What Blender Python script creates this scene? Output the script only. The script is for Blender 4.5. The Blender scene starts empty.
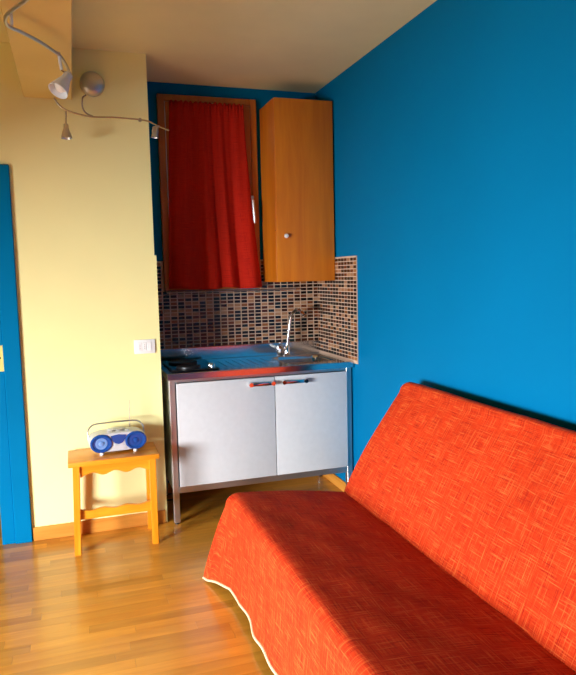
import bpy, bmesh, math, random
from mathutils import Vector, Matrix
random.seed(7)
S = bpy.context.scene
C = S.collection

# ------------------------------------------------------------------ camera
F_PX, YAW, PITCH, ROLL, CAM_H = 646.16, 0.3193, 0.0981, -0.0227, 1.4281
cyw, syw = math.cos(YAW), math.sin(YAW)
FWD = Vector((syw*math.cos(PITCH), cyw*math.cos(PITCH), -math.sin(PITCH)))
RGT = Vector((cyw, -syw, 0.0)); UPV = RGT.cross(FWD)
R2 = math.cos(ROLL)*RGT + math.sin(ROLL)*UPV
U2 = -math.sin(ROLL)*RGT + math.cos(ROLL)*UPV
CAMP = Vector((0, 0, CAM_H))
cam = bpy.data.cameras.new('camera'); camo = bpy.data.objects.new('camera', cam); C.objects.link(camo)
cam.sensor_fit = 'HORIZONTAL'; cam.sensor_width = 36.0; cam.lens = F_PX*36.0/576.0; cam.clip_start = 0.05
M = Matrix((R2, U2, -FWD)).transposed().to_4x4(); M.translation = CAMP
camo.matrix_world = M
S.camera = camo

def project(p):
    d = Vector(p) - CAMP; z = d.dot(FWD)
    return (288 + F_PX*d.dot(R2)/z, 337.5 - F_PX*d.dot(U2)/z, z)
def at(u, v, ax, val):
    d = FWD + R2*((u-288)/F_PX) - U2*((v-337.5)/F_PX)
    i = 'XYZ'.index(ax); t = (val - CAMP[i])/d[i]
    return CAMP + d*t

# ------------------------------------------------------------------ world, daylight, exposure
w = bpy.data.worlds.new('world'); S.world = w; w.use_nodes = True
bg = w.node_tree.nodes['Background']
bg.inputs[0].default_value = (0.80, 0.90, 1.0, 1); bg.inputs[1].default_value = 1.0
def area(name, loc, rot, sx, sy, power, col):
    l = bpy.data.lights.new(name, 'AREA'); l.shape = 'RECTANGLE'; l.size = sx; l.size_y = sy
    l.energy = power; l.color = col
    o = bpy.data.objects.new(name, l); C.objects.link(o); o.location = loc; o.rotation_euler = rot
    return o
# daylight through the open balcony door in the wall behind-left of the camera
area('balcony_daylight', (-4.70, -1.0, 1.40), (0, math.radians(-90), 0), 1.8, 5.0, 2000, (0.93, 0.96, 1.0))
S.view_settings.view_transform = 'Standard'; S.view_settings.look = 'None'
S.view_settings.gamma = 1.0; S.view_settings.use_curve_mapping = False
S.view_settings.exposure = 0.68

# ------------------------------------------------------------------ main dimensions (metres)
XR, YB, ZC, YY, XE = 1.624, 4.2115, 2.6386, 3.707, 0.446
YF = 3.636                       # kitchen front
XL, YREAR = -2.6, -1.4           # room limits out of frame

# ------------------------------------------------------------------ materials
def srgb(r, g, b):
    f = lambda c: ((c/255)/12.92 if c/255 <= 0.04045 else (((c/255)+0.055)/1.055)**2.4)
    return (f(r), f(g), f(b), 1)
def newmat(name):
    m = bpy.data.materials.new(name); m.use_nodes = True
    nt = m.node_tree; b = nt.nodes['Principled BSDF']
    return m, nt, b
def N(nt, t, **kw):
    n = nt.nodes.new(t)
    for k, v in kw.items(): setattr(n, k, v)
    return n
def mapping(nt, scale, src='Object', loc=(0, 0, 0)):
    tc = N(nt, 'ShaderNodeTexCoord'); mp = N(nt, 'ShaderNodeMapping')
    mp.inputs['Scale'].default_value = scale; mp.inputs['Location'].default_value = loc
    nt.links.new(tc.outputs[src], mp.inputs[0]); return mp
def noise(nt, vec, scale, detail=3, rough=.5):
    n = N(nt, 'ShaderNodeTexNoise'); n.inputs['Scale'].default_value = scale
    n.inputs['Detail'].default_value = detail; n.inputs['Roughness'].default_value = rough
    nt.links.new(vec, n.inputs['Vector']); return n
def ramp(nt, fac, stops, interp='LINEAR'):
    r = N(nt, 'ShaderNodeValToRGB'); r.color_ramp.interpolation = interp
    e = r.color_ramp.elements
    while len(e) < len(stops): e.new(0.5)
    for i, (p, c) in enumerate(stops): e[i].position = p; e[i].color = c
    nt.links.new(fac, r.inputs[0]); return r
def bump(nt, b, h, strength, dist=.002):
    n = N(nt, 'ShaderNodeBump'); n.inputs['Strength'].default_value = strength
    n.inputs['Distance'].default_value = dist
    nt.links.new(h, n.inputs['Height']); nt.links.new(n.outputs[0], b.inputs['Normal'])
def mul(c, k): return (c[0]*k, c[1]*k, c[2]*k, 1)

def plain(name, col, rough=.5, metal=0, spec=.5):
    m, nt, b = newmat(name)
    mp = mapping(nt, (1, 1, 1)); n = noise(nt, mp.outputs[0], 35, 2)
    r = ramp(nt, n.outputs[0], [(0, mul(col, .94)), (1, mul(col, 1.05))])
    nt.links.new(r.outputs[0], b.inputs['Base Color'])
    b.inputs['Roughness'].default_value = rough; b.inputs['Metallic'].default_value = metal
    b.inputs['Specular IOR Level'].default_value = spec
    return m
def paint(name, col, rough=.6, var=.06):
    m, nt, b = newmat(name)
    mp = mapping(nt, (1, 1, 1)); n = noise(nt, mp.outputs[0], 2.2, 4)
    r = ramp(nt, n.outputs[0], [(.25, mul(col, 1-var)), (.75, mul(col, 1+var))])
    nt.links.new(r.outputs[0], b.inputs['Base Color'])
    n2 = noise(nt, mp.outputs[0], 160, 3); bump(nt, b, n2.outputs[0], .12, .002)
    b.inputs['Roughness'].default_value = rough; b.inputs['Specular IOR Level'].default_value = .04
    return m
def wood(name, c0, c1, axis='Z', rough=.4, scale=1.0, coat=0.0, perpiece=False):
    m, nt, b = newmat(name)
    sc = {'X': (1.2, 14, 14), 'Y': (14, 1.2, 14), 'Z': (14, 14, 1.2)}[axis]
    mp = mapping(nt, tuple(s*scale for s in sc))
    vec = mp.outputs[0]
    if perpiece:
        oi = N(nt, 'ShaderNodeObjectInfo'); ge = N(nt, 'ShaderNodeNewGeometry')
        ad = N(nt, 'ShaderNodeMath', operation='ADD'); fr = N(nt, 'ShaderNodeMath', operation='FRACT')
        nt.links.new(oi.outputs['Random'], ad.inputs[0]); nt.links.new(ge.outputs['Random Per Island'], ad.inputs[1])
        nt.links.new(ad.outputs[0], fr.inputs[0])
        sc2 = N(nt, 'ShaderNodeVectorMath', operation='SCALE'); cx = N(nt, 'ShaderNodeCombineXYZ')
        for i in range(3): nt.links.new(fr.outputs[0], cx.inputs[i])
        nt.links.new(cx.outputs[0], sc2.inputs[0]); sc2.inputs['Scale'].default_value = 57.0
        va = N(nt, 'ShaderNodeVectorMath', operation='ADD'); nt.links.new(vec, va.inputs[0]); nt.links.new(sc2.outputs[0], va.inputs[1])
        vec = va.outputs[0]
    n = noise(nt, vec, 1.6, 5, .6); n.inputs['Distortion'].default_value = .6
    r = ramp(nt, n.outputs[0], [(.3, c0), (.7, c1)])
    out = r.outputs[0]
    if perpiece:
        hs = N(nt, 'ShaderNodeHueSaturation')
        mr = N(nt, 'ShaderNodeMapRange'); mr.inputs['To Min'].default_value = .82; mr.inputs['To Max'].default_value = 1.18
        nt.links.new(fr.outputs[0], mr.inputs[0]); nt.links.new(mr.outputs[0], hs.inputs['Value'])
        nt.links.new(out, hs.inputs['Color']); out = hs.outputs[0]
    nt.links.new(out, b.inputs['Base Color'])
    b.inputs['Roughness'].default_value = rough
    if coat: b.inputs['Coat Weight'].default_value = coat; b.inputs['Coat Roughness'].default_value = .12
    bump(nt, b, n.outputs[0], .06, .001)
    return m
def steel(name, col=(.72, .72, .73, 1), rough=.25, brushed=True):
    m, nt, b = newmat(name)
    b.inputs['Metallic'].default_value = 1; b.inputs['Base Color'].default_value = col
    b.inputs['Roughness'].default_value = rough
    mp = mapping(nt, (3, 220, 220) if brushed else (1, 1, 1)); n = noise(nt, mp.outputs[0], 3, 2)
    r = ramp(nt, n.outputs[0], [(.2, (rough*.8,)*3+(1,)), (.8, (rough*1.25,)*3+(1,))])
    nt.links.new(r.outputs[0], b.inputs['Roughness'])
    return m
def fabric(name, base, dark, light, slub=1.0, rough=.85):
    m, nt, b = newmat(name)
    cols = None
    mpa = mapping(nt, (9, 230, 1), 'UV'); mpb = mapping(nt, (230, 9, 1), 'UV', (3, 7, 0))
    mpc = mapping(nt, (2.2, 2.2, 1), 'UV')
    na = noise(nt, mpa.outputs[0], 1, 3, .6); nb = noise(nt, mpb.outputs[0], 1, 3, .6); nc = noise(nt, mpc.outputs[0], 1, 4)
    ra = ramp(nt, na.outputs[0], [(.55, (0, 0, 0, 1)), (.72, (1, 1, 1, 1))])
    rb = ramp(nt, nb.outputs[0], [(.55, (0, 0, 0, 1)), (.72, (1, 1, 1, 1))])
    mx = N(nt, 'ShaderNodeMath', operation='MAXIMUM'); nt.links.new(ra.outputs[0], mx.inputs[0]); nt.links.new(rb.outputs[0], mx.inputs[1])
    mm = N(nt, 'ShaderNodeMath', operation='MULTIPLY'); nt.links.new(mx.outputs[0], mm.inputs[0]); mm.inputs[1].default_value = slub
    rda = ramp(nt, na.outputs[0], [(.3, (1, 1, 1, 1)), (.45, (0, 0, 0, 1))])
    rdb = ramp(nt, nb.outputs[0], [(.3, (1, 1, 1, 1)), (.45, (0, 0, 0, 1))])
    dx = N(nt, 'ShaderNodeMath', operation='MAXIMUM'); nt.links.new(rda.outputs[0], dx.inputs[0]); nt.links.new(rdb.outputs[0], dx.inputs[1])
    rc = ramp(nt, nc.outputs[0], [(.3, mul(base, .85)), (.7, mul(base, 1.12))])
    m1 = N(nt, 'ShaderNodeMixRGB'); nt.links.new(dx.outputs[0], m1.inputs[0]); nt.links.new(rc.outputs[0], m1.inputs[1]); m1.inputs[2].default_value = dark
    m2 = N(nt, 'ShaderNodeMixRGB'); nt.links.new(mm.outputs[0], m2.inputs[0]); nt.links.new(m1.outputs[0], m2.inputs[1]); m2.inputs[2].default_value = light
    nt.links.new(m2.outputs[0], b.inputs['Base Color'])
    b.inputs['Roughness'].default_value = rough; b.inputs['Specular IOR Level'].default_value = .15
    ad = N(nt, 'ShaderNodeMath', operation='ADD'); nt.links.new(na.outputs[0], ad.inputs[0]); nt.links.new(nb.outputs[0], ad.inputs[1])
    bump(nt, b, ad.outputs[0], .35, .002)
    return m
def tilemat():
    m, nt, b = newmat('mosaic_glass')
    ge = N(nt, 'ShaderNodeNewGeometry')
    pal = [(16, 11, 10), (52, 26, 18), (30, 38, 44), (120, 62, 36), (44, 28, 22), (176, 122, 82), (44, 20, 14), (92, 46, 28), (36, 34, 40),
           (184, 140, 104), (64, 34, 24), (150, 92, 50), (34, 44, 40), (176, 130, 96), (84, 40, 26)]
    st = [(i/len(pal), srgb(*c)) for i, c in enumerate(pal)]
    r = ramp(nt, ge.outputs['Random Per Island'], st, 'CONSTANT')
    mp = mapping(nt, (60, 60, 60)); n = noise(nt, mp.outputs[0], 2, 2)
    mx = N(nt, 'ShaderNodeMixRGB', blend_type='MULTIPLY'); mx.inputs[0].default_value = .4
    nt.links.new(r.outputs[0], mx.inputs[1]); nt.links.new(n.outputs[0], mx.inputs[2])
    nt.links.new(mx.outputs[0], b.inputs['Base Color'])
    b.inputs['Roughness'].default_value = .25
    return m

MAT = {
 'yellow': paint('yellow_wall_paint', (0.90, 0.835, 0.40, 1), .7, .03),
 'blue': paint('blue_wall_paint', (0.0, 0.155, 0.345, 1), .6, .03),
 'ceil': paint('cream_ceiling_paint', (0.87, 0.82, 0.48, 1)),
 'beam': paint('ochre_beam_paint', (0.78, 0.64, 0.26, 1)),
 'bluedoor': paint('blue_door_enamel', (0.0, 0.155, 0.345, 1), .4),
 'base': wood('pine_baseboard', srgb(190, 120, 40), srgb(214, 148, 62), 'X', .4),
 'basey': wood('pine_baseboard_y', srgb(190, 120, 40), srgb(214, 148, 62), 'Y', .4),
 'floor': wood('oak_stave', srgb(178, 116, 34), srgb(204, 144, 50), 'X', .3, 1.0, .35, True),
 'subfloor': plain('dark_subfloor', srgb(70, 42, 16), .8),
 'pine': wood('orange_pine', srgb(214, 124, 12), srgb(238, 156, 34), 'X', .35, 1.0, .2),
 'pinez': wood('orange_pine_upright', srgb(214, 124, 12), srgb(238, 156, 34), 'Z', .35, 1.0, .2),
 'cab': wood('orange_beech_veneer', srgb(192, 100, 14), srgb(214, 126, 26), 'Z', .4, .6),
 'winwood': wood('brown_window_wood', srgb(160, 82, 14), srgb(188, 106, 24), 'Z', .4),
 'white': plain('white_laminate', (.60, .61, .62, 1), .35),
 'plastic': plain('white_plastic', (.85, .85, .82, 1), .35),
 'steel': steel('brushed_steel', rough=.16),
 'chrome': steel('polished_chrome', (.82, .82, .83, 1), .09, False),
 'alum': steel('satin_aluminium', (.62, .60, .59, 1), .38, False),
 'rod': steel('bronze_grey_rod', (.42, .36, .28, 1), .35, False),
 'silver': plain('silver_plastic', (.56, .58, .60, 1), .3, .1),
 'rblue': plain('blue_radio_plastic', (.008, .060, .27, 1), .25),
 'rblue2': plain('pale_blue_radio_cone', (.14, .27, .56, 1), .35),
 'black': plain('black_plastic', (.012, .012, .013, 1), .4),
 'hob': plain('black_hob_glass', (.008, .008, .010, 1), .12),
 'grey': plain('grey_plastic', (.20, .19, .18, 1), .5),
 'brass': plain('pale_brass', (.85, .66, .20, 1), .35, .1),
 'lampwhite': plain('pale_lamp_enamel', (.78, .84, .88, 1), .25),
 'hem': plain('cream_cotton_edging', (.62, .46, .27, 1), .8),
 'grout': plain('beige_grout', srgb(205, 176, 150), .8),
 'tile': tilemat(),
 'sofa': fabric('red_slub_weave', (.52, .032, .004, 1), (.27, .008, .002, 1), (.80, .23, .05, 1), .5),
 'curtain': fabric('red_curtain_weave', (.46, .013, .004, 1), (.30, .007, .003, 1), (.62, .04, .008, 1), .4),
}
def glassmat():
    m, nt, b = newmat('window_glass')
    b.inputs['Base Color'].default_value = (.9, .95, .95, 1); b.inputs['Roughness'].default_value = .03
    b.inputs['Transmission Weight'].default_value = 1.0
    return m
MAT['glass'] = glassmat()

# ------------------------------------------------------------------ mesh helpers
def box(bm, x0, x1, y0, y1, z0, z1, bev=0.0, seg=1):
    v = [bm.verts.new((x, y, z)) for x in (x0, x1) for y in (y0, y1) for z in (z0, z1)]
    fs = [(0, 1, 3, 2), (4, 6, 7, 5), (0, 4, 5, 1), (2, 3, 7, 6), (0, 2, 6, 4), (1, 5, 7, 3)]
    faces = [bm.faces.new([v[i] for i in f]) for f in fs]
    if bev > 0:
        es = list({e for f in faces for e in f.edges})
        bmesh.ops.bevel(bm, geom=es, offset=bev, segments=seg, profile=.5, affect='EDGES')
    return bm
def B(*a, **k): return box(bmesh.new(), *a, **k)
def tube(bm, pts, r, n=10, cap=True, closed=False):
    pts = [Vector(p) for p in pts]; rs = r if isinstance(r, (list, tuple)) else [r]*len(pts)
    L = len(pts)
    def tan(i):
        a = pts[(i-1) % L] if closed else pts[max(i-1, 0)]; b = pts[(i+1) % L] if closed else pts[min(i+1, L-1)]
        return (b-a).normalized()
    t = tan(0); u = t.orthogonal().normalized(); rings = []
    for i, p in enumerate(pts):
        t = tan(i); u = (u - t*u.dot(t)).normalized(); vv = t.cross(u)
        rings.append([bm.verts.new(p + (u*math.cos(2*math.pi*k/n) + vv*math.sin(2*math.pi*k/n))*rs[i]) for k in range(n)])
    m = L if closed else L-1
    for i in range(m):
        a, b = rings[i], rings[(i+1) % L]
        for k in range(n): bm.faces.new((a[k], a[(k+1) % n], b[(k+1) % n], b[k]))
    if cap and not closed:
        bm.faces.new(rings[0][::-1]); bm.faces.new(rings[-1])
    return bm
def T(pts, r, n=10, **k): return tube(bmesh.new(), pts, r, n, **k)
def lathe(bm, prof, n=24, axis=Vector((0, 0, 1)), org=Vector((0, 0, 0)), sx=1, sy=1):
    axis = Vector(axis).normalized(); org = Vector(org)
    if abs(axis.z) > .9: u = Vector((1, 0, 0))
    else: u = axis.cross(Vector((0, 0, 1))).normalized()
    u = (u-axis*u.dot(axis)).normalized(); v = axis.cross(u); rings = []
    for (r, h) in prof:
        if r < 1e-6: rings.append([bm.verts.new(org+axis*h)])
        else: rings.append([bm.verts.new(org+axis*h+u*(r*sx*math.cos(2*math.pi*k/n))+v*(r*sy*math.sin(2*math.pi*k/n))) for k in range(n)])
    for a, b in zip(rings, rings[1:]):
        for k in range(n):
            q = [a[k % len(a)], a[(k+1) % len(a)], b[(k+1) % len(b)], b[k % len(b)]]
            q2 = []
            for x in q:
                if x not in q2: q2.append(x)
            if len(q2) > 2: bm.faces.new(q2)
    return bm
def LA(prof, n=24, **k): return lathe(bmesh.new(), prof, n, **k)
def spline(pts, n=8):
    P = [Vector(p) for p in pts]; P = [P[0]*2-P[1]] + P + [P[-1]*2-P[-2]]; out = []
    for i in range(1, len(P)-2):
        a, b, c, d = P[i-1:i+3]
        for k in range(n):
            t = k/n
            out.append(.5*((2*b)+(c-a)*t+(2*a-5*b+4*c-d)*t*t+(3*b-a-3*c+d)*t**3))
    out.append(P[-2]); return out
def extr_poly(bm, pts, y0, y1):           # polygon in XZ extruded along Y
    a = [bm.verts.new((x, y0, z)) for x, z in pts]; b = [bm.verts.new((x, y1, z)) for x, z in pts]
    n = len(pts); bm.faces.new(a); bm.faces.new(b[::-1])
    for i in range(n): bm.faces.new((a[i], b[i], b[(i+1) % n], a[(i+1) % n]))
    return bm
def base_of(o):
    q = o; l = Vector((0, 0, 0))
    while q is not None:
        l += q.location; q = q.parent
    return l
def finish(bm, name, smooth=35):
    bmesh.ops.recalc_face_normals(bm, faces=bm.faces)
    me = bpy.data.meshes.new(name); bm.to_mesh(me); bm.free()
    if smooth:
        for p in me.polygons: p.use_smooth = True
        me.set_sharp_from_angle(angle=math.radians(smooth))
    return me
def obj(name, bm, mat, parent=None, local=False, smooth=35, label=None):
    """one mesh object; world coordinates unless local"""
    if parent is not None and not local:
        bmesh.ops.translate(bm, verts=bm.verts, vec=-base_of(parent))
    org = None
    if parent is None:
        xs = [v.co.x for v in bm.verts]; ys = [v.co.y for v in bm.verts]; zs = [v.co.z for v in bm.verts]
        org = Vector(((min(xs)+max(xs))/2, (min(ys)+max(ys))/2, min(zs)))
        bmesh.ops.translate(bm, verts=bm.verts, vec=-org)
    me = finish(bm, name, smooth)
    o = bpy.data.objects.new(name, me); C.objects.link(o)
    me.materials.append(MAT[mat] if isinstance(mat, str) else mat)
    if parent is not None: o.parent = parent
    else: o.location = org
    if label: o['label'] = label
    return o
def tag(o, label, cat, group=None):
    o['label'] = label; o['category'] = cat
    if group: o['group'] = group
    return o
def thing(name, label, cat, loc, rotz=0, group=None):
    o = bpy.data.objects.new(name, None); C.objects.link(o); o.location = loc; o.rotation_euler = (0, 0, rotz)
    o.empty_display_size = .05
    return tag(o, label, cat, group)
def struct(name, bm, mat, label, cat='wall', parent=None):
    o = obj(name, bm, mat, parent, smooth=0)
    if parent is None: o['kind'] = 'structure'; tag(o, label, cat)
    return o

# ------------------------------------------------------------------ room shell
floor = struct('floor', B(XL-.15, XR+.15, YREAR-.15, 5.35, -.06, -.012), 'subfloor', 'glossy honey oak strip parquet floor running across the room', 'floor')
# staves
rowh, gap = .060, .0007
specs = []
y = YREAR
while y < YB-.001:
    y1 = min(y+rowh, YB)
    x = XL - random.random()*.5
    while x < XR:
        L = random.choice([.32, .40, .46, .52, .60, .70]); a, b = max(x, XL), min(x+L, XR)
        if b-a > .02 and not (y > YY+.16 and (a+b)/2 < .25): specs.append((a, b, y, y1))
        x += L
    y = y1
def vis_area(s):
    a, b, y0, y1 = s
    if y0 < 1.3: return 0
    q = [project(p) for p in ((a, y0, 0), (b, y0, 0), (b, y1, 0), (a, y1, 0))]
    q = [(min(max(u, 0), 576), min(max(v, 0), 675)) for u, v, _ in q]
    ar = 0
    for i in range(4):
        ar += q[i][0]*q[(i+1) % 4][1]-q[(i+1) % 4][0]*q[i][1]
    cx, cyc = (a+b)/2, (y0+y1)/2
    if cx > .72 and cyc < 2.8: ar *= .02
    return abs(ar)
specs.sort(key=vis_area, reverse=True)
cache = {}
def stave(a, b, y0, y1):
    key = (round(b-a, 4), round(y1-y0, 4))
    if key not in cache:
        bm = B(0, b-a-gap, 0, y1-y0-gap, -.011, 0)
        me = finish(bm, 'plank', 0); me.materials.append(MAT['floor']); cache[key] = me
    o = bpy.data.objects.new('plank', cache[key]); C.objects.link(o)
    o.parent = floor; o.location = Vector((a, y0, 0)) - floor.location
for s in specs[:298]: stave(*s)
bm = bmesh.new()
for a, b, y0, y1 in specs[298:]: box(bm, a, b-gap, y0, y1-gap, -.011, 0)
fr = obj('planks', bm, 'floor', floor, smooth=0); fr['kind'] = 'stuff'
bm = B(XL, .25, YY+.165, 5.2, -.011, -.001)
obj('threshold_floor', bm, 'floor', floor, smooth=0)

struct('ceiling', B(XL-.15, XR+.15, YREAR-.15, YB+.15, ZC, ZC+.12), 'ceil', 'cream painted ceiling with a warm tone above kitchen corner', 'ceiling')
wr = struct('wall_right', B(XR, XR+.15, YREAR-.15, YB+.15, 0, ZC), 'blue', 'long bright blue wall behind the red sofa')
# niche back wall with the window opening
WX0, WX1, WZ0, WZ1 = .560, 1.198, 1.338, 2.562
bm = bmesh.new()
box(bm, .29, WX0+.03, YB, YB+.15, 0, ZC); box(bm, WX1-.03, XR, YB, YB+.15, 0, ZC)
box(bm, WX0+.03, WX1-.03, YB, YB+.15, 0, WZ0+.03); box(bm, WX0+.03, WX1-.03, YB, YB+.15, WZ1-.03, ZC)
wb = struct('wall_back', bm, 'blue', 'dark blue back wall of kitchen niche around the curtained window')
# yellow wall with doorway and the niche return
DX0, DX1, DZ = -1.25, -.43, 1.955
bm = bmesh.new()
box(bm, XL, DX0, YY, YY+.16, 0, ZC); box(bm, DX1, .29, YY, YY+.16, 0, ZC); box(bm, DX0, DX1, YY, YY+.16, DZ, ZC)
box(bm, .29, XE, YY, YB, 0, ZC)
wl = struct('wall_left', bm, 'yellow', 'pale yellow wall left of the kitchen niche behind the stool')
# behind the doorway
bm = bmesh.new(); box(bm, XL, .29, 5.2, 5.3, 0, ZC); box(bm, XL-.1, XL, YY+.16, 5.3, 0, ZC); box(bm, .19, .289, YY+.161, 5.2, 0, ZC)
box(bm, XL, .29, YY+.16, 5.2, ZC, ZC+.1)
struct('wall_hall', bm, 'yellow', 'yellow walls of the dim hallway beyond the blue door frame')
# room walls out of frame: left wall with the open balcony door, rear wall
bm = bmesh.new()
box(bm, XL-.15, XL, YREAR, .05, 0, ZC); box(bm, XL-.15, XL, 1.75, YY+.16, 0, ZC); box(bm, XL-.15, XL, .05, 1.75, 2.1, ZC)
struct('wall_balcony', bm, 'blue', 'blue wall with the open balcony doorway letting daylight in')
struct('wall_rear', B(XL-.15, XR, YREAR-.15, YREAR, 0, ZC), 'blue', 'blue wall at the near end of the room')
bm = bmesh.new()
for yy in (.05, 1.69): box(bm, XL-.08, XL-.02, yy, yy+.06, 0, 2.1)
box(bm, XL-.08, XL-.02, .11, 1.69, 2.04, 2.1)
wn2 = struct('window_2', bm, 'winwood', 'brown wooden frame of the open balcony doorway with half lowered shutter', 'window')
for k in range(16): obj('shutter_slat', B(.0+XL-.13, XL-.10, .05, 1.75, 1.30+k*.05, 1.349+k*.05, bev=.004), 'winwood', wn2)
# ceiling beam
struct('trim_1', B(-.188, .050, YREAR, YY, 2.371, ZC, bev=.004), 'beam', 'ochre plastered ceiling beam running towards the yellow wall', 'beam')
# baseboards
struct('baseboard_left', B(-.275, XE, YY-.012, YY, 0, .075, bev=.002), 'base', 'pine baseboard along the yellow wall behind stool', 'baseboard')
struct('baseboard_right', B(XR-.012, XR, YREAR, YB, 0, .07, bev=.002), 'basey', 'pine baseboard along the blue wall behind the sofa', 'baseboard')
struct('baseboard_back', B(XE, XR-.012, YB-.012, YB, 0, .07, bev=.002), 'base', 'pine baseboard at the back of kitchen niche under the sink unit', 'baseboard')

# mosaic splashbacks
TP, RP, TG, TV = .047, .0233, .0042, .0066
Z0T, Z1T = .893, 1.528
def mosaic(parent, place, lo, hi, skip=None, TV=TV):
    g = bmesh.new(); t = bmesh.new()
    nrow = int((Z1T-Z0T)/RP); ncol = int(math.ceil((hi-lo)/TP))
    for r in range(nrow):
        for c in range(ncol):
            a0 = lo+c*TP; a1 = min(a0+TP-TV, hi); z0 = Z0T+r*RP; z1 = z0+RP-TG
            if a1-a0 < .006: continue
            if skip and skip(a0, a1, z0, z1): continue
            d = .0085+random.random()*.001
            e = .0008
            o = [place(a0, z0, .004), place(a1, z0, .004), place(a1, z1, .004), place(a0, z1, .004)]
            i = [place(a0+e, z0+e, d), place(a1-e, z0+e, d), place(a1-e, z1-e, d), place(a0+e, z1-e, d)]
            vo = [t.verts.new(p) for p in o]; vi = [t.verts.new(p) for p in i]
            t.faces.new(vi)
            for k in range(4): t.faces.new((vo[k], vo[(k+1) % 4], vi[(k+1) % 4], vi[k]))
    return t
def skipwin(a0, a1, z0, z1): return z1 > WZ0-.002 and a1 > WX0 and a0 < WX1
def gbox(parent, *a): obj('grout', B(*a), 'grout', parent, smooth=0)
gbox(wb, XE, XR-.006, YB-.006, YB, Z0T-.02, WZ0-.004)
gbox(wb, XE, WX0-.002, YB-.006, YB, WZ0-.004, Z1T); gbox(wb, WX1+.002, XR-.006, YB-.006, YB, WZ0-.004, Z1T)
t = obj('mosaic_tiles', mosaic(wb, lambda a, z, d: (a, YB-d, z), XE+.010, XR-.010, skipwin), 'tile', wb, smooth=0); t['kind'] = 'stuff'
YT0 = 3.562
gbox(wr, XR-.006, XR, YT0, YB, Z0T-.02, Z1T)
t = obj('mosaic_tiles', mosaic(wr, lambda a, z, d: (XR-d, a, z), YT0+.001, YB-.010, TV=.010), 'tile', wr, smooth=0); t['kind'] = 'stuff'
gbox(wl, XE, XE+.006, YY+.001, YB-.006, Z0T-.02, Z1T)
t = obj('mosaic_tiles', mosaic(wl, lambda a, z, d: (XE+d, a, z), YY+.004, YB-.010), 'tile', wl, smooth=0); t['kind'] = 'stuff'
obj('corner_bead', B(XE, XE+.011, YY, YY+.004, 0, Z1T+.02), 'yellow', wl, smooth=0)

# ------------------------------------------------------------------ blue door frame
df = bpy.data.objects.new('door_1', None); C.objects.link(df); df.location = (-.84, YY, 0)
tag(df, 'bright blue wooden door frame cut by the left edge of picture', 'door'); df['kind'] = 'structure'
def casing(x0, x1, z0, z1, y0=YY-.022, nm='casing'): return obj(nm, B(x0, x1, y0, YY+.0, z0, z1, bev=.004), 'bluedoor', df)
casing(-.366, -.279, 0, 2.024); casing(-1.404, -1.317, 0, 2.024); casing(-1.317, -.366, 1.937, 2.024)
obj('jamb', B(-.432, -.366, YY-.008, YY+.17, 0, 1.955, bev=.003), 'bluedoor', df)
obj('jamb', B(-1.317, -1.251, YY-.008, YY+.17, 0, 1.955, bev=.003), 'bluedoor', df)
obj('jamb', B(-1.251, -.432, YY-.008, YY+.17, 1.89, 1.955, bev=.003), 'bluedoor', df)
pl = obj('strike_plate', B(-.418, -.362, YY-.0115, YY-.008, .948, 1.087, bev=.0015), 'brass', df, label='pale brass lock plate with dark keyhole')
obj('keyhole', LA([(0, 0), (.006, 0), (.006, .001), (0, .001)], 12, axis=(0, -1, 0), org=(-.384, YY-.0113, 1.02)), 'black', pl)

# ------------------------------------------------------------------ window and curtain in the niche
win = bpy.data.objects.new('window_1', None); C.objects.link(win); win.location = ((WX0+WX1)/2, YB-.02, WZ0)
tag(win, 'brown wooden casement window behind the red curtain', 'window'); win['kind'] = 'structure'
yo, yi = YB-.035, YB+.03
obj('frame_stile', B(WX0, WX0+.042, yo, yi, WZ0, WZ1, bev=.003), 'winwood', win)
obj('frame_stile', B(WX1-.042, WX1, yo, yi, WZ0, WZ1, bev=.003), 'winwood', win)
obj('frame_head', B(WX0+.042, WX1-.042, yo, yi, WZ1-.042, WZ1, bev=.003), 'winwood', win)
obj('frame_sill', B(WX0+.042, WX1-.042, yo, yi, WZ0, WZ0+.04, bev=.003), 'winwood', win)
s0, s1 = WX0+.046, WX1-.046
obj('sash_stile', B(s0, s0+.055, yo-.008, yi-.01, WZ0+.044, WZ1-.046, bev=.003), 'winwood', win)
obj('sash_stile', B(s1-.055, s1, yo-.008, yi-.01, WZ0+.044, WZ1-.046, bev=.003), 'winwood', win)
obj('sash_rail', B(s0+.055, s1-.055, yo-.008, yi-.01, WZ1-.101, WZ1-.046, bev=.003), 'winwood', win)
obj('sash_rail', B(s0+.055, s1-.055, yo-.008, yi-.01, WZ0+.044, WZ0+.10, bev=.003), 'winwood', win)
obj('pane', B(s0+.05, s1-.05, YB, YB+.005, WZ0+.09, WZ1-.095), 'glass', win)
hx = 1.146
hd = obj('handle', B(hx-.017, hx+.017, yo-.018, yo-.008, 1.865, 1.945, bev=.004), 'alum', win, label='grey metal window handle')
bm = T([(hx, yo-.018, 1.90), (hx, yo-.05, 1.90)], .008, 10)
tube(bm, [(hx, yo-.05, 1.91), (hx+.002, yo-.052, 1.86), (hx+.006, yo-.05, 1.80), (hx+.008, yo-.05, 1.765)], [.011, .011, .010, .008], 10)
obj('lever', bm, 'alum', hd)

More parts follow.
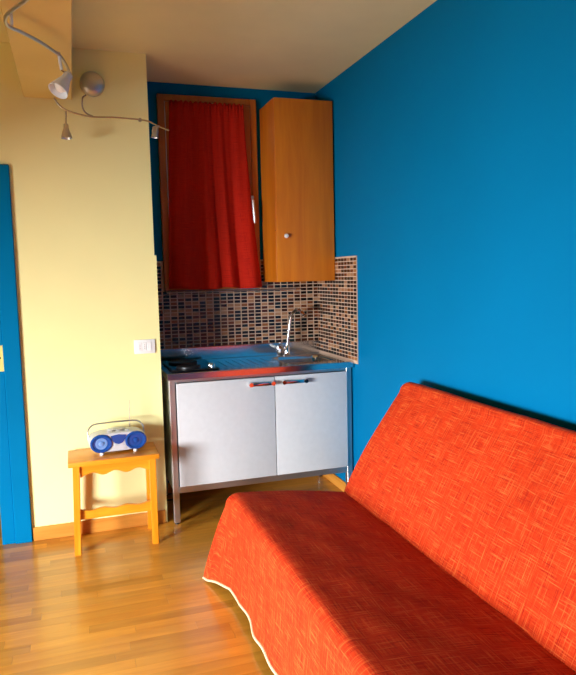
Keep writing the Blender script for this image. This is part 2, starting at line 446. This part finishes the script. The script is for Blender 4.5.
cur = thing('curtain', 'dark red pleated curtain hanging over the small kitchen window', 'curtain', (.88, YB-.075, 1.34))
bm = bmesh.new(); uvl = bm.loops.layers.uv.new('UVMap')
nu, nv = 120, 44; grid = []
def cur_pt(u, v):                       # u 0..1 across, v 0 top .. 1 bottom
    xl = .630+(.580-.630)*v**.8; xr = 1.098+(1.188-1.098)*v**1.5
    x = xl+(xr-xl)*u
    A = .004+.020*v
    ph = u*2*math.pi*4.1+.9*math.sin(u*9+1)+.5*math.sin(v*2+u*5)
    yv = YB-.078 + A*math.sin(ph) + .0035*math.sin(ph*2.7+v*3)*(1-v*.5) - .012*v
    x += .006*math.cos(ph)*v
    z = 2.512+(1.345-2.512)*v
    if v < .06: yv += .006*math.sin(u*150)*(1-v/.06*.5); z += .006*math.sin(u*95)*(1-v/.06)
    z += .006*math.sin(ph*.5)*v
    return Vector((x, yv, z))
for j in range(nv+1):
    grid.append([bm.verts.new(cur_pt(i/nu, (j/nv))) for i in range(nu+1)])
for j in range(nv):
    for i in range(nu):
        f = bm.faces.new((grid[j][i], grid[j][i+1], grid[j+1][i+1], grid[j+1][i]))
        for l, (a, b) in zip(f.loops, ((i, j), (i+1, j), (i+1, j+1), (i, j+1))): l[uvl].uv = (a/nu*.95, b/nv*1.17)
co = obj('cloth', bm, 'curtain', cur, smooth=80)
sm = co.modifiers.new('thick', 'SOLIDIFY'); sm.thickness = .003; sm.offset = 0
obj('rod', T([(.640, YB-.058, 2.488), (1.090, YB-.058, 2.488)], .005, 8), 'brass', cur)

rl = obj('utensil_rail', T([(.57, YB-.045, 1.325), (1.44, YB-.045, 1.325)], .0045, 8), 'alum')
tag(rl, 'thin pale metal rail on mosaic tiles just below the red curtain', 'rail')
for xx in (.60, 1.41):
    obj('bracket', T([(xx, YB-.045, 1.325), (xx, YB-.0085, 1.325)], .005, 8), 'alum', rl)

# ------------------------------------------------------------------ wall cupboard
cb = thing('wall_cabinet', 'orange wooden wall cupboard in corner beside the red curtain', 'cabinet', (1.42, 4.05, 1.378))
CX0, CX1, CZ0, CZ1, CY = 1.226, 1.612, 1.378, 2.505, 3.90
th = .018
obj('side_panel', B(CX0, CX0+th, CY+.002, YB-.0105, CZ0, CZ1, bev=.0015), 'cab', cb)
obj('side_panel', B(CX1-th, CX1, CY+.002, YB-.0105, CZ0, CZ1, bev=.0015), 'cab', cb)
obj('top_panel', B(CX0+th, CX1-th, CY+.002, YB-.0105, CZ1-th, CZ1, bev=.0015), 'cab', cb)
obj('bottom_panel', B(CX0+th, CX1-th, CY+.002, YB-.0105, CZ0, CZ0+th, bev=.0015), 'cab', cb)
obj('back_panel', B(CX0+th, CX1-th, YB-.016, YB-.0105, CZ0+th, CZ1-th), 'cab', cb)
dr = obj('door', B(CX0, CX1, CY-.020, CY, CZ0+.001, CZ1-.001, bev=.003, seg=2), 'cab', cb)
kx, kz = 1.281, 1.664
obj('knob', LA([(.0, 0), (.006, 0), (.006, .010), (.012, .014), (.0145, .020), (.012, .027), (.006, .030), (0, .0305)], 20, axis=(0, -1, 0), org=(kx, CY-.0205, kz)), 'plastic', dr, label='round pale knob')
obj('peg_hole', LA([(0, 0), (.0035, 0), (.0035, .0008), (0, .0008)], 10, axis=(-1, 0, 0), org=(CX0+.0002, CY+.012, 1.70)), 'black', cb)

# ------------------------------------------------------------------ sink unit
KX0, KX1 = .482, 1.612
KT = .848
ku = thing('sink_cabinet', 'low steel framed sink cabinet with two white doors', 'cabinet', ((KX0+KX1)/2, 3.9, 0))
for (x0, y0) in ((.489, YF+.004), (1.577, YF+.004), (.489, 4.15), (1.577, 4.15)):
    lg = obj('leg', B(x0, x0+.035, y0, y0+.035, .008, KT, bev=.003), 'alum', ku)
    obj('foot', LA([(0, 0), (.014, 0), (.014, .008), (0, .008)], 14, org=(x0+.0175, y0+.0175, 0)), 'black', lg)
obj('top_rail', B(.524, 1.577, YF+.006, YF+.036, .826, KT, bev=.002), 'alum', ku)
obj('bottom_rail', B(.524, 1.577, YF+.006, YF+.036, .182, .220, bev=.002), 'alum', ku)
obj('side_panel', B(.497, .513, YF+.039, 4.15, .182, .846), 'white', ku)
obj('side_panel', B(1.589, 1.605, YF+.039, 4.15, .182, .846), 'white', ku)
obj('bottom_panel', B(.513, 1.589, YF+.037, 4.15, .190, .208), 'white', ku)
obj('back_panel', B(.524, 1.577, 4.155, 4.165, .208, .84), 'white', ku)
for (x0, x1, h0, h1) in ((.528, 1.1075, .945, 1.100), (1.1115, 1.574, 1.147, 1.305)):
    d = obj('door', B(x0, x1, YF-.014, YF+.004, .224, .824, bev=.0025, seg=2), 'white', ku)
    hy = YF-.014
    hnd = obj('handle', B(h0+.010, h1-.010, hy-.036, hy-.022, .779, .801, bev=.005, seg=2), 'steel', d, label='steel bar handle')
    for hx_ in (h0+.010, h1-.010):
        bm = T([(hx_, hy, .790), (hx_, hy-.040, .790)], .0125, 14)
        obj('handle_post', bm, 'chrome', d)

# worktop with bowl
wt = thing('worktop', 'shiny stainless steel worktop with sink bowl and low upstand', 'worktop', ((KX0+KX1)/2, 3.9, KT))
WY0, WY1 = 3.610, YB-.0105
sx0, sx1, sy0, sy1 = 1.215, 1.560, 3.735, 4.065
bm = bmesh.new()
box(bm, .479, sx0, WY0, WY1, KT, .88); box(bm, sx1, XR-.011, WY0, WY1, KT, .88)
box(bm, sx0, sx1, WY0, sy0, KT, .88); box(bm, sx0, sx1, sy1, WY1, KT, .88)
obj('top', bm, 'steel', wt, smooth=0)
obj('upstand', B(.479, XR-.011, WY1-.014, WY1, .88, .963, bev=.003), 'steel', wt)
obj('rim', B(.479, XR-.011, WY0, WY0+.012, .88, .884, bev=.0015), 'steel', wt)
bm = bmesh.new()                              # bowl: rounded rectangular loft
def rrect(cx, cy, hx_, hy_, r, z, n=6):
    out = []
    for (sx_, sy_, a0) in ((1, 1, 0), (-1, 1, 90), (-1, -1, 180), (1, -1, 270)):
        for k in range(n+1):
            a = math.radians(a0+90*k/n)
            out.append((cx+sx_*(hx_-r)+r*math.cos(a), cy+sy_*(hy_-r)+r*math.sin(a), z))
    return out
cx_, cy_ = (sx0+sx1)/2, (sy0+sy1)/2; hx0, hy0 = (sx1-sx0)/2, (sy1-sy0)/2
rings = []
for (k, r, z) in ((1.0, .012, .8805), (.985, .045, .8825), (.96, .05, .878), (.95, .055, .86), (.93, .06, .76), (.88, .07, .735), (.45, .05, .728), (.12, .015, .726)):
    rings.append([bm.verts.new(p) for p in rrect(cx_, cy_, hx0*k, hy0*k, r, z)])
for a, b in zip(rings, rings[1:]):
    for i in range(len(a)): bm.faces.new((a[i], a[(i+1) % len(a)], b[(i+1) % len(b)], b[i]))
bm.faces.new(rings[-1])
obj('sink_bowl', bm, 'steel', wt, smooth=50)
for k in range(7):                            # drainer ribs
    xx = .86+k*.048
    obj('drainer_rib', T([(xx, 3.76, .879), (xx, 4.05, .879)], .0032, 8), 'steel', wt)
# hob
hb = thing('hob', 'black two-plate hob set in the steel worktop near yellow wall', 'hob', (.655, 3.90, .88))
obj('plate', B(.515, .795, 3.69, 4.13, .8805, .889, bev=.003), 'hob', hb)
for (yy, rr) in ((3.80, .072), (4.00, .088)):
    obj('burner', LA([(0, .010), (rr*.2, .010), (rr*.22, .008), (rr*.9, .008), (rr*.96, .011), (rr, .008), (rr, 0), (0, 0)], 32, org=(.628, yy, .8892)), 'black', hb)
for yy in (3.745, 3.80):
    obj('knob', LA([(.016, 0), (.016, .012), (.013, .020), (0, .021)], 18, org=(.762, yy, .8892)), 'chrome', hb)
# tap
tp = thing('tap', 'tall chrome mixer tap standing behind the sink bowl', 'tap', (1.352, 4.115, .88))
obj('base', LA([(0, 0), (.026, 0), (.026, .006), (.020, .012), (.019, .055), (.015, .066), (0, .066)], 24, org=(1.352, 4.115, .8805)), 'chrome', tp)
obj('spout', T(spline([(1.353, 4.113, .93), (1.362, 4.108, 1.02), (1.374, 4.100, 1.11), (1.380, 4.092, 1.150), (1.392, 4.072, 1.178), (1.408, 4.040, 1.190), (1.420, 4.010, 1.182)], 6), .0105, 14), 'chrome', tp)
obj('aerator', LA([(0, 0), (.0145, 0), (.0145, .028), (.012, .032), (0, .032)], 18, axis=(-.25, .6, .6), org=(1.430, 3.985, 1.155)), 'chrome', tp)
obj('lever', T([(1.340, 4.108, .918), (1.312, 4.090, .928), (1.290, 4.072, .942)], [.009, .008, .011], 12), 'chrome', tp)

# ------------------------------------------------------------------ stool
stl = thing('stool', 'small orange pine stool with scalloped apron against yellow wall', 'stool', (.16, 3.53, 0))
ty0, ty1 = 3.405, 3.672
obj('seat', B(-.070, .393, ty0, ty1, .467, .493, bev=.004, seg=2), 'pine', stl)
def skew_leg(x, y, dx, dy):
    bm = bmesh.new(); hw = .018
    b0 = [bm.verts.new((x+dx+sx*hw*.92, y+dy+sy*hw*.92, 0)) for sx, sy in ((-1, -1), (1, -1), (1, 1), (-1, 1))]
    b1 = [bm.verts.new((x+sx*hw, y+sy*hw, .467)) for sx, sy in ((-1, -1), (1, -1), (1, 1), (-1, 1))]
    bm.faces.new(b0[::-1]); bm.faces.new(b1)
    for i in range(4): bm.faces.new((b0[i], b0[(i+1) % 4], b1[(i+1) % 4], b1[i]))
    bmesh.ops.bevel(bm, geom=[e for e in bm.edges if abs(e.verts[0].co.z-e.verts[1].co.z) > .1], offset=.003, segments=2, affect='EDGES')
    return bm
for (x, y, dx, dy) in ((-.030, 3.440, -.014, -.012), (.357, 3.440, -.002, -.012), (-.030, 3.634, -.014, .012), (.357, 3.634, -.002, .012)):
    obj('leg', skew_leg(x, y, dx, dy), 'pinez', stl)
def scallop(x0, x1, zt, zb, amp, n=40, up=False):
    pts = []
    for i in range(n+1):
        t = i/n; x = x0+(x1-x0)*t
        e = abs(t-.5)*2
        c = .55+.45*math.cos(e*math.pi*3)*(1 if e < .9 else .6)
        pts.append((x, (zt if up else zb)+(amp if not up else -amp)*(c if e < .93 else 0)))
    if up: return [(x0, zb)]+pts+[(x1, zb)] if False else pts+[(x1, zb), (x0, zb)]
    return pts+[(x1, zt), (x0, zt)]
obj('apron', extr_poly(bmesh.new(), scallop(-.013, .340, .467, .404, .020), 3.434, 3.448), 'pine', stl, smooth=30)
obj('apron', extr_poly(bmesh.new(), scallop(-.013, .340, .467, .404, .020), 3.626, 3.640), 'pine', stl, smooth=30)
for xx in (-.037, .350): obj('side_rail', B(xx, xx+.014, 3.456, 3.618, .412, .467, bev=.002), 'pine', stl)
obj('stretcher', extr_poly(bmesh.new(), scallop(-.028, .341, .230, .178, .010, up=True), 3.438, 3.456), 'pine', stl, smooth=30)
for xx in (-.045, .350): obj('side_stretcher', B(xx, xx+.014, 3.457, 3.626, .18, .215, bev=.002), 'pine', stl)

# ------------------------------------------------------------------ portable radio (local coordinates, front = -y)
rd = thing('radio', 'silver and blue portable stereo radio standing on the pine stool', 'radio', (.187, 3.555, .493), math.radians(4))
RW, RZ0, RZ1, RD = .148, .012, .118, .062
def sup(rx, rz, cz, y, n=40, p=3.0):
    out = []
    for k in range(n):
        a = 2*math.pi*k/n; c, s = math.cos(a), math.sin(a)
        out.append(Vector((rx*math.copysign(abs(c)**(2/p), c), y, cz+rz*math.copysign(abs(s)**(2/p), s))))
    return out
bm = bmesh.new(); rings = []
cz = (RZ0+RZ1)/2; hz = (RZ1-RZ0)/2
for (k, y) in ((.90, -RD), (.97, -RD+.006), (1.0, -RD+.02), (1.0, RD-.02), (.96, RD-.006), (.86, RD)):
    rings.append([bm.verts.new(p) for p in sup(RW*(.97+.03*k) if k < 1 else RW, hz*k, cz, y)])
for a, b in zip(rings, rings[1:]):
    for i in range(len(a)): bm.faces.new((a[i], a[(i+1) % len(a)], b[(i+1) % len(b)], b[i]))
bm.faces.new(rings[0]); bm.faces.new(rings[-1][::-1])
body = obj('body', bm, 'silver', rd, local=True, smooth=40)
for sx_ in (-1, 1):
    sp = obj('speaker', LA([(.050, 0), (.050, .006), (.047, .010), (.041, .011), (.038, .007), (.020, .003), (0, .003)], 32, axis=(0, -1, 0), org=(sx_*.090, -RD+.0015, cz), sx=1.14, sy=.98), 'rblue', rd, local=True)
    obj('cone', LA([(.031, .0055), (.026, .0065), (.014, .0035), (.0135, .0075), (.008, .010), (0, .0105)], 24, axis=(0, -1, 0), org=(sx_*.090, -RD+.0015, cz)), 'rblue2' if sx_ < 0 else 'rblue', sp, local=True)
pts = [(-.040, .100), (-.034, .078), (-.020, .060), (0, .053), (.020, .060), (.034, .078), (.040, .100), (0, .106)]
obj('display', extr_poly(bmesh.new(), pts, -RD-.004, -RD+.002), 'rblue', rd, local=True)
obj('cassette_door', extr_poly(bmesh.new(), [(-.030, .022), (.030, .022), (.040, .040), (.018, .052), (0, .046), (-.018, .052), (-.040, .040)], -RD-.003, -RD+.002), 'silver', rd, local=True)
for k in range(5):
    obj('button', B(-.055+k*.024, -.037+k*.024, -.040, -.022, RZ1-.003, RZ1+.004, bev=.002), 'grey' if k in (1, 3) else 'silver', rd, local=True)
obj('disc_lid', LA([(.050, -.006), (.050, .003), (.046, .006), (0, .008)], 32, org=(0, .012, RZ1-.001), sx=1, sy=.7), 'silver', rd, local=True)
for sx_ in (-1, 1):
    for yy in (-.045, .045):
        obj('foot', LA([(.010, 0), (.010, .018), (0, .018)], 12, org=(sx_*.088, yy, 0)), 'plastic', rd, local=True)
hp = [(-.146, .02, .075), (-.147, .035, .115), (-.125, .045, .142), (-.08, .048, .150), (.08, .048, .150), (.125, .045, .142), (.147, .035, .115), (.146, .02, .075)]
obj('handle', T(spline(hp, 6), .0042, 10), 'alum', rd, local=True)
obj('antenna', T([(.078, .058, .11), (.080, .058, .19), (.082, .057, .265)], [.003, .0022, .0015], 8), 'rod', rd, local=True)

# ------------------------------------------------------------------ socket plate
sk = thing('wall_socket', 'small white socket plate on yellow wall beside the niche edge', 'socket', (.372, YY, .998))
obj('plate', B(.312, .428, YY-.009, YY, .998, 1.078, bev=.003, seg=2), 'plastic', sk)
for xx in (.332, .358, .384):
    md = obj('module', B(xx, xx+.023, YY-.0115, YY-.0085, 1.014, 1.062, bev=.0015), 'plastic', sk)
    if xx < .38:
        for zz in (1.028, 1.038, 1.048):
            obj('hole', LA([(0, 0), (.0022, 0), (.0022, .0006), (0, .0006)], 8, axis=(0, -1, 0), org=(xx+.0115, YY-.0114, zz)), 'grey', md)

# ------------------------------------------------------------------ spotlights on flexible rails
def spot(parent, base, d, r0, r1, L, mat='alum', name='spotlight'):
    d = Vector(d).normalized()
    o = obj(name, LA([(0, 0), (r0*.7, 0), (r0, L*.06), (r0*1.05, L*.3), (r0*1.2, L*.38), (r1*.8, L*.7), (r1, L), (r1*.94, L), (r1*.72, L*.72), (0, L*.60)], 24, axis=d, org=base), mat, parent, smooth=50)
    obj('bulb', LA([(0, L*.62), (r1*.45, L*.66), (r1*.6, L*.80), (r1*.35, L*.93), (0, L*.97)], 16, axis=d, org=base), 'plastic', o)
    return o
YL = 3.53
w1 = thing('wall_spotlight', 'grey rail lamp on round wall rose with small hanging spotlights', 'lamp', (.156, YY, 2.458))
obj('rose', LA([(0, 0), (.064, 0), (.064, .016), (.058, .030), (.042, .040), (.018, .044), (0, .044)], 32, axis=(0, -1, 0), org=(.156, YY, 2.458)), 'alum', w1)
def pl_(lst, Y): return [at(u, v, 'Y', Y) for u, v in lst]
rail = spline(pl_([(54, 98), (59, 105), (66, 110), (80, 114.5), (94, 117), (115, 117.5), (138, 119.5), (149, 121.5), (158, 126), (169, 130.5)], YL), 6)
obj('rail', T(rail, .0042, 10), 'rod', w1)
stem = [at(86, 95, 'Y', YY-.03)] + pl_([(82.5, 98), (82.5, 107), (86, 113), (94, 117)], YL)
obj('arm', T(spline(stem, 6), .0040, 10), 'rod', w1)
p = at(140, 120, 'Y', YL)
obj('joint', LA([(0, -.009), (.009, -.008), (.010, 0), (.009, .008), (0, .009)], 16, axis=(0, -1, 0), org=p), 'rod', w1)
p0 = at(66, 111, 'Y', YL); p1 = at(66, 125, 'Y', YL)
obj('stem', T([p0, p1], .0035, 8), 'rod', w1); spot(w1, p1+Vector((0, 0, .006)), (0, 0, -1), .012, .028, .072)
p0 = at(159, 126.5, 'Y', YL); p1 = at(155.5, 126.5, 'Y', YL-.01)
obj('stem', T([p0, p1], .0045, 8), 'alum', w1); spot(w1, p1, (-.1, 0, -1), .015, .020, .058)

w2 = thing('ceiling_spotlight', 'curved silver rail lamp under the ochre beam with tilted spotlight', 'lamp', (-.07, 2.15, 2.371))
ZL = 2.312
def pz(lst, Z): return [at(u, v, 'Z', Z) for u, v in lst]
obj('rose', LA([(0, 0), (.06, 0), (.06, .018), (.045, .030), (0, .034)], 32, axis=(0, 0, -1), org=(-.07, 2.15, 2.371)), 'chrome', w2)
rl2 = [Vector((-.06, 2.16, ZL+.03)), Vector((-.055, 2.20, ZL+.005))] + pz([(26, 0), (14, 8.5), (6.5, 15.5), (5.5, 22), (10, 27), (22, 32.5), (40, 42), (52, 50), (60, 56), (66, 65), (70, 74)], ZL)
obj('rail', T(spline(rl2, 6), .0066, 12), 'alum', w2)
q = at(12, 29, 'Z', ZL); obj('support', T([q, (q.x, q.y, 2.371)], .0055, 10), 'lampwhite', w2)
q = at(58.5, 55, 'Z', ZL)
q1 = at(61.5, 70, 'Y', q.y)
obj('stem', T([q+Vector((0, 0, .010)), q1], .0062, 10), 'lampwhite', w2)
q2 = at(68, 74, 'Y', q.y)
obj('yoke', T([q1, q2], .004, 8), 'chrome', w2)
e0 = at(69, 74, 'Y', q.y); e1 = at(58, 91, 'Y', q.y-.035)
spot(w2, e0, e1-e0, .018, .040, (e1-e0).length, 'lampwhite')

# ------------------------------------------------------------------ sofa
SY0, SY1 = .92, 2.870
RX, RZ = .640, .425
sf = thing('sofa', 'long sofa under a bright red woven cover with cream hem', 'sofa', (1.1, (SY0+SY1)/2, 0))
HZ = .048
def hemx(Y):
    e = max(0.0, (Y-2.68)/(SY1-2.68)); ear = .078*e**1.1
    return .598 - ear + .006*math.sin(Y*13.5) + .004*math.sin(Y*29+1)
def hemz(Y): return HZ + .005*math.sin(Y*21) - .034*max(0.0, (Y-2.68)/(SY1-2.68))
def seat_prof(Y):
    pts = []
    hx_, hz_ = hemx(Y), hemz(Y)
    er = max(0, 1-(SY1-Y)/.035); dz = .030*(1-math.sqrt(max(0, 1-er*er)))   # rounded far edge
    ef = max(0.0, (Y-2.66)/(SY1-2.66))
    RXe = RX-.012*ef
    for k in range(13):
        t = k/12
        x = hx_+(RXe-.006-hx_)*t**(.75+.45*ef); z = hz_+(RZ-.045-dz-hz_)*t
        pts.append((x, z))
    for k in range(1, 7):
        a = math.pi*(1-k/6*.5); pts.append((RX+.040+(.046+RX-RXe)*math.cos(a), RZ-.043-dz+.043*math.sin(a)))
    for k in range(1, 21):
        t = k/20
        x = RX+.04+(1.285-RX-.04)*t; z = RZ-.080*t**1.1-dz+.008*math.sin(math.pi*t)+.0025*math.sin(x*31+Y*7)*math.sin(Y*11)
        pts.append((x, z))
    return pts
bm = bmesh.new(); uvl = bm.loops.layers.uv.new('UVMap')
ys = []
y = SY0
while y < SY1-.22: ys.append(y); y += .035
k0 = ys[-1]
for k in range(1, 23): ys.append(k0+(SY1-k0)*(k/22)**.8)
rows = []; ss = []
for Y in ys:
    pr = seat_prof(Y); s = [0]
    for a, b in zip(pr, pr[1:]): s.append(s[-1]+math.hypot(b[0]-a[0], b[1]-a[1]))
    rows.append([bm.verts.new((x, Y, z)) for x, z in pr]); ss.append([v-s[12] for v in s])
def quad(vs, uvs):
    f = bm.faces.new(vs)
    for l, u in zip(f.loops, uvs): l[uvl].uv = u
for j in range(len(ys)-1):
    for i in range(len(rows[0])-1):
        quad((rows[j][i], rows[j][i+1], rows[j+1][i+1], rows[j+1][i]), ((ss[j][i], ys[j]), (ss[j][i+1], ys[j]), (ss[j+1][i+1], ys[j+1]), (ss[j+1][i], ys[j+1])))
hem_front = [rows[j][0].co.copy() for j in range(len(ys))]
# far end drape and near end drape
def end_drape(row, Ye, sgn):
    top = row[12:]                       # ridge .. crease
    cols = [list(reversed(row[:13]))]    # ear edge from ridge down to hem
    for j, v in enumerate(top[1:], 1):
        col = [v]; x0 = v.co.x; z0 = v.co.z
        fall = math.exp(-(x0-RX)/.10)
        for k in range(1, 13):
            t = k/12
            ex = row[12-k].co.x-row[12].co.x
            zz = z0+(row[0].co.z+.006*math.sin(x0*17)*(1-fall)-z0)*t
            yy = Ye+sgn*(.012*min(1, t*4)+.022*t+.006*math.sin(x0*24)*t*(1-fall))
            col.append(bm.verts.new((x0+ex*fall, yy, zz)))
        cols.append(col)
    for a, b in zip(cols, cols[1:]):
        for k in range(12):
            q = []
            for v in (a[k], b[k], b[k+1], a[k+1]):
                if v not in q: q.append(v)
            if len(q) > 2: quad(q, [(v.co.x, Ye+sgn*(.45-v.co.z)) for v in q])
    return [c[-1].co.copy() for c in cols]
h_far = end_drape(rows[-1], SY1, 1)
h_near = end_drape(rows[0], SY0, -1)
cov = obj('seat_cover', bm, 'sofa', sf, smooth=60)
hp = list(reversed(h_near)) + hem_front[1:] + h_far[1:]
obj('hem', T([p+Vector((0, 0, .002)) for p in hp], .0052, 8), 'hem', cov, label='cream edging along the bottom of the cover')
# backrest
prof = []
for k in range(15):
    t = k/14; prof.append((1.205+(1.497-1.205)*t - .016*math.sin(math.pi*t), .338+(.862-.338)*t + .006*math.sin(math.pi*t)))
for k in range(1, 9):
    a = math.radians(150-k*150/8); prof.append((1.527+.036*math.cos(a), .860+.036*math.sin(a)))
prof += [(1.562, .80), (1.545, .70), (1.48, .45), (1.40, .28), (1.30, .26), (1.23, .29)]
bm = bmesh.new(); uvl = bm.loops.layers.uv.new('UVMap')
ccx = sum(p[0] for p in prof)/len(prof); ccz = sum(p[1] for p in prof)/len(prof)
yl = [(SY0-.004, .90), (SY0+.012, .97), (SY0+.035, 1.0)]
y = SY0+.10
while y < SY1-.06: yl.append((y, 1.0)); y += .06
yl += [(SY1-.045, 1.0), (SY1-.022, .975), (SY1-.006, .91)]
rows = []; sl = [0]
for a, b in zip(prof, prof[1:]+prof[:1]): sl.append(sl[-1]+math.hypot(b[0]-a[0], b[1]-a[1]))
for (Y, k) in yl:
    r = []
    for i, (x, z) in enumerate(prof):
        dx, dz = x-ccx, z-ccz
        n = .003*math.sin(Y*9+z*8)+.002*math.sin(Y*23-z*15)
        L = math.hypot(dx, dz); kk = 1-(1-k)*min(1, .32/L)
        Yq = Y-(.085*max(0, (z-.36)/.52)*max(0, 1-(SY1-Y)/.5))
        r.append(bm.verts.new((ccx+dx*kk-n, Yq, ccz+dz*kk)))
    rows.append(r)
np_ = len(prof)
for j in range(len(yl)-1):
    for i in range(np_):
        i2 = (i+1) % np_
        quad((rows[j][i], rows[j][i2], rows[j+1][i2], rows[j+1][i]), ((sl[i], yl[j][0]), (sl[i+1], yl[j][0]), (sl[i+1], yl[j+1][0]), (sl[i], yl[j+1][0])))
for r in (rows[0], rows[-1]): quad(r, [(v.co.z, v.co.x) for v in r])
obj('backrest_cover', bm, 'sofa', sf, smooth=50)
obj('base', B(.70, 1.20, SY0+.06, SY1-.06, .12, .325, bev=.01), 'black', sf)
for (x, y) in ((.72, SY0+.09), (.72, SY1-.13), (1.13, SY0+.09), (1.13, SY1-.13)):
    obj('leg', B(x, x+.05, y, y+.05, 0, .125, bev=.004), 'black', sf)
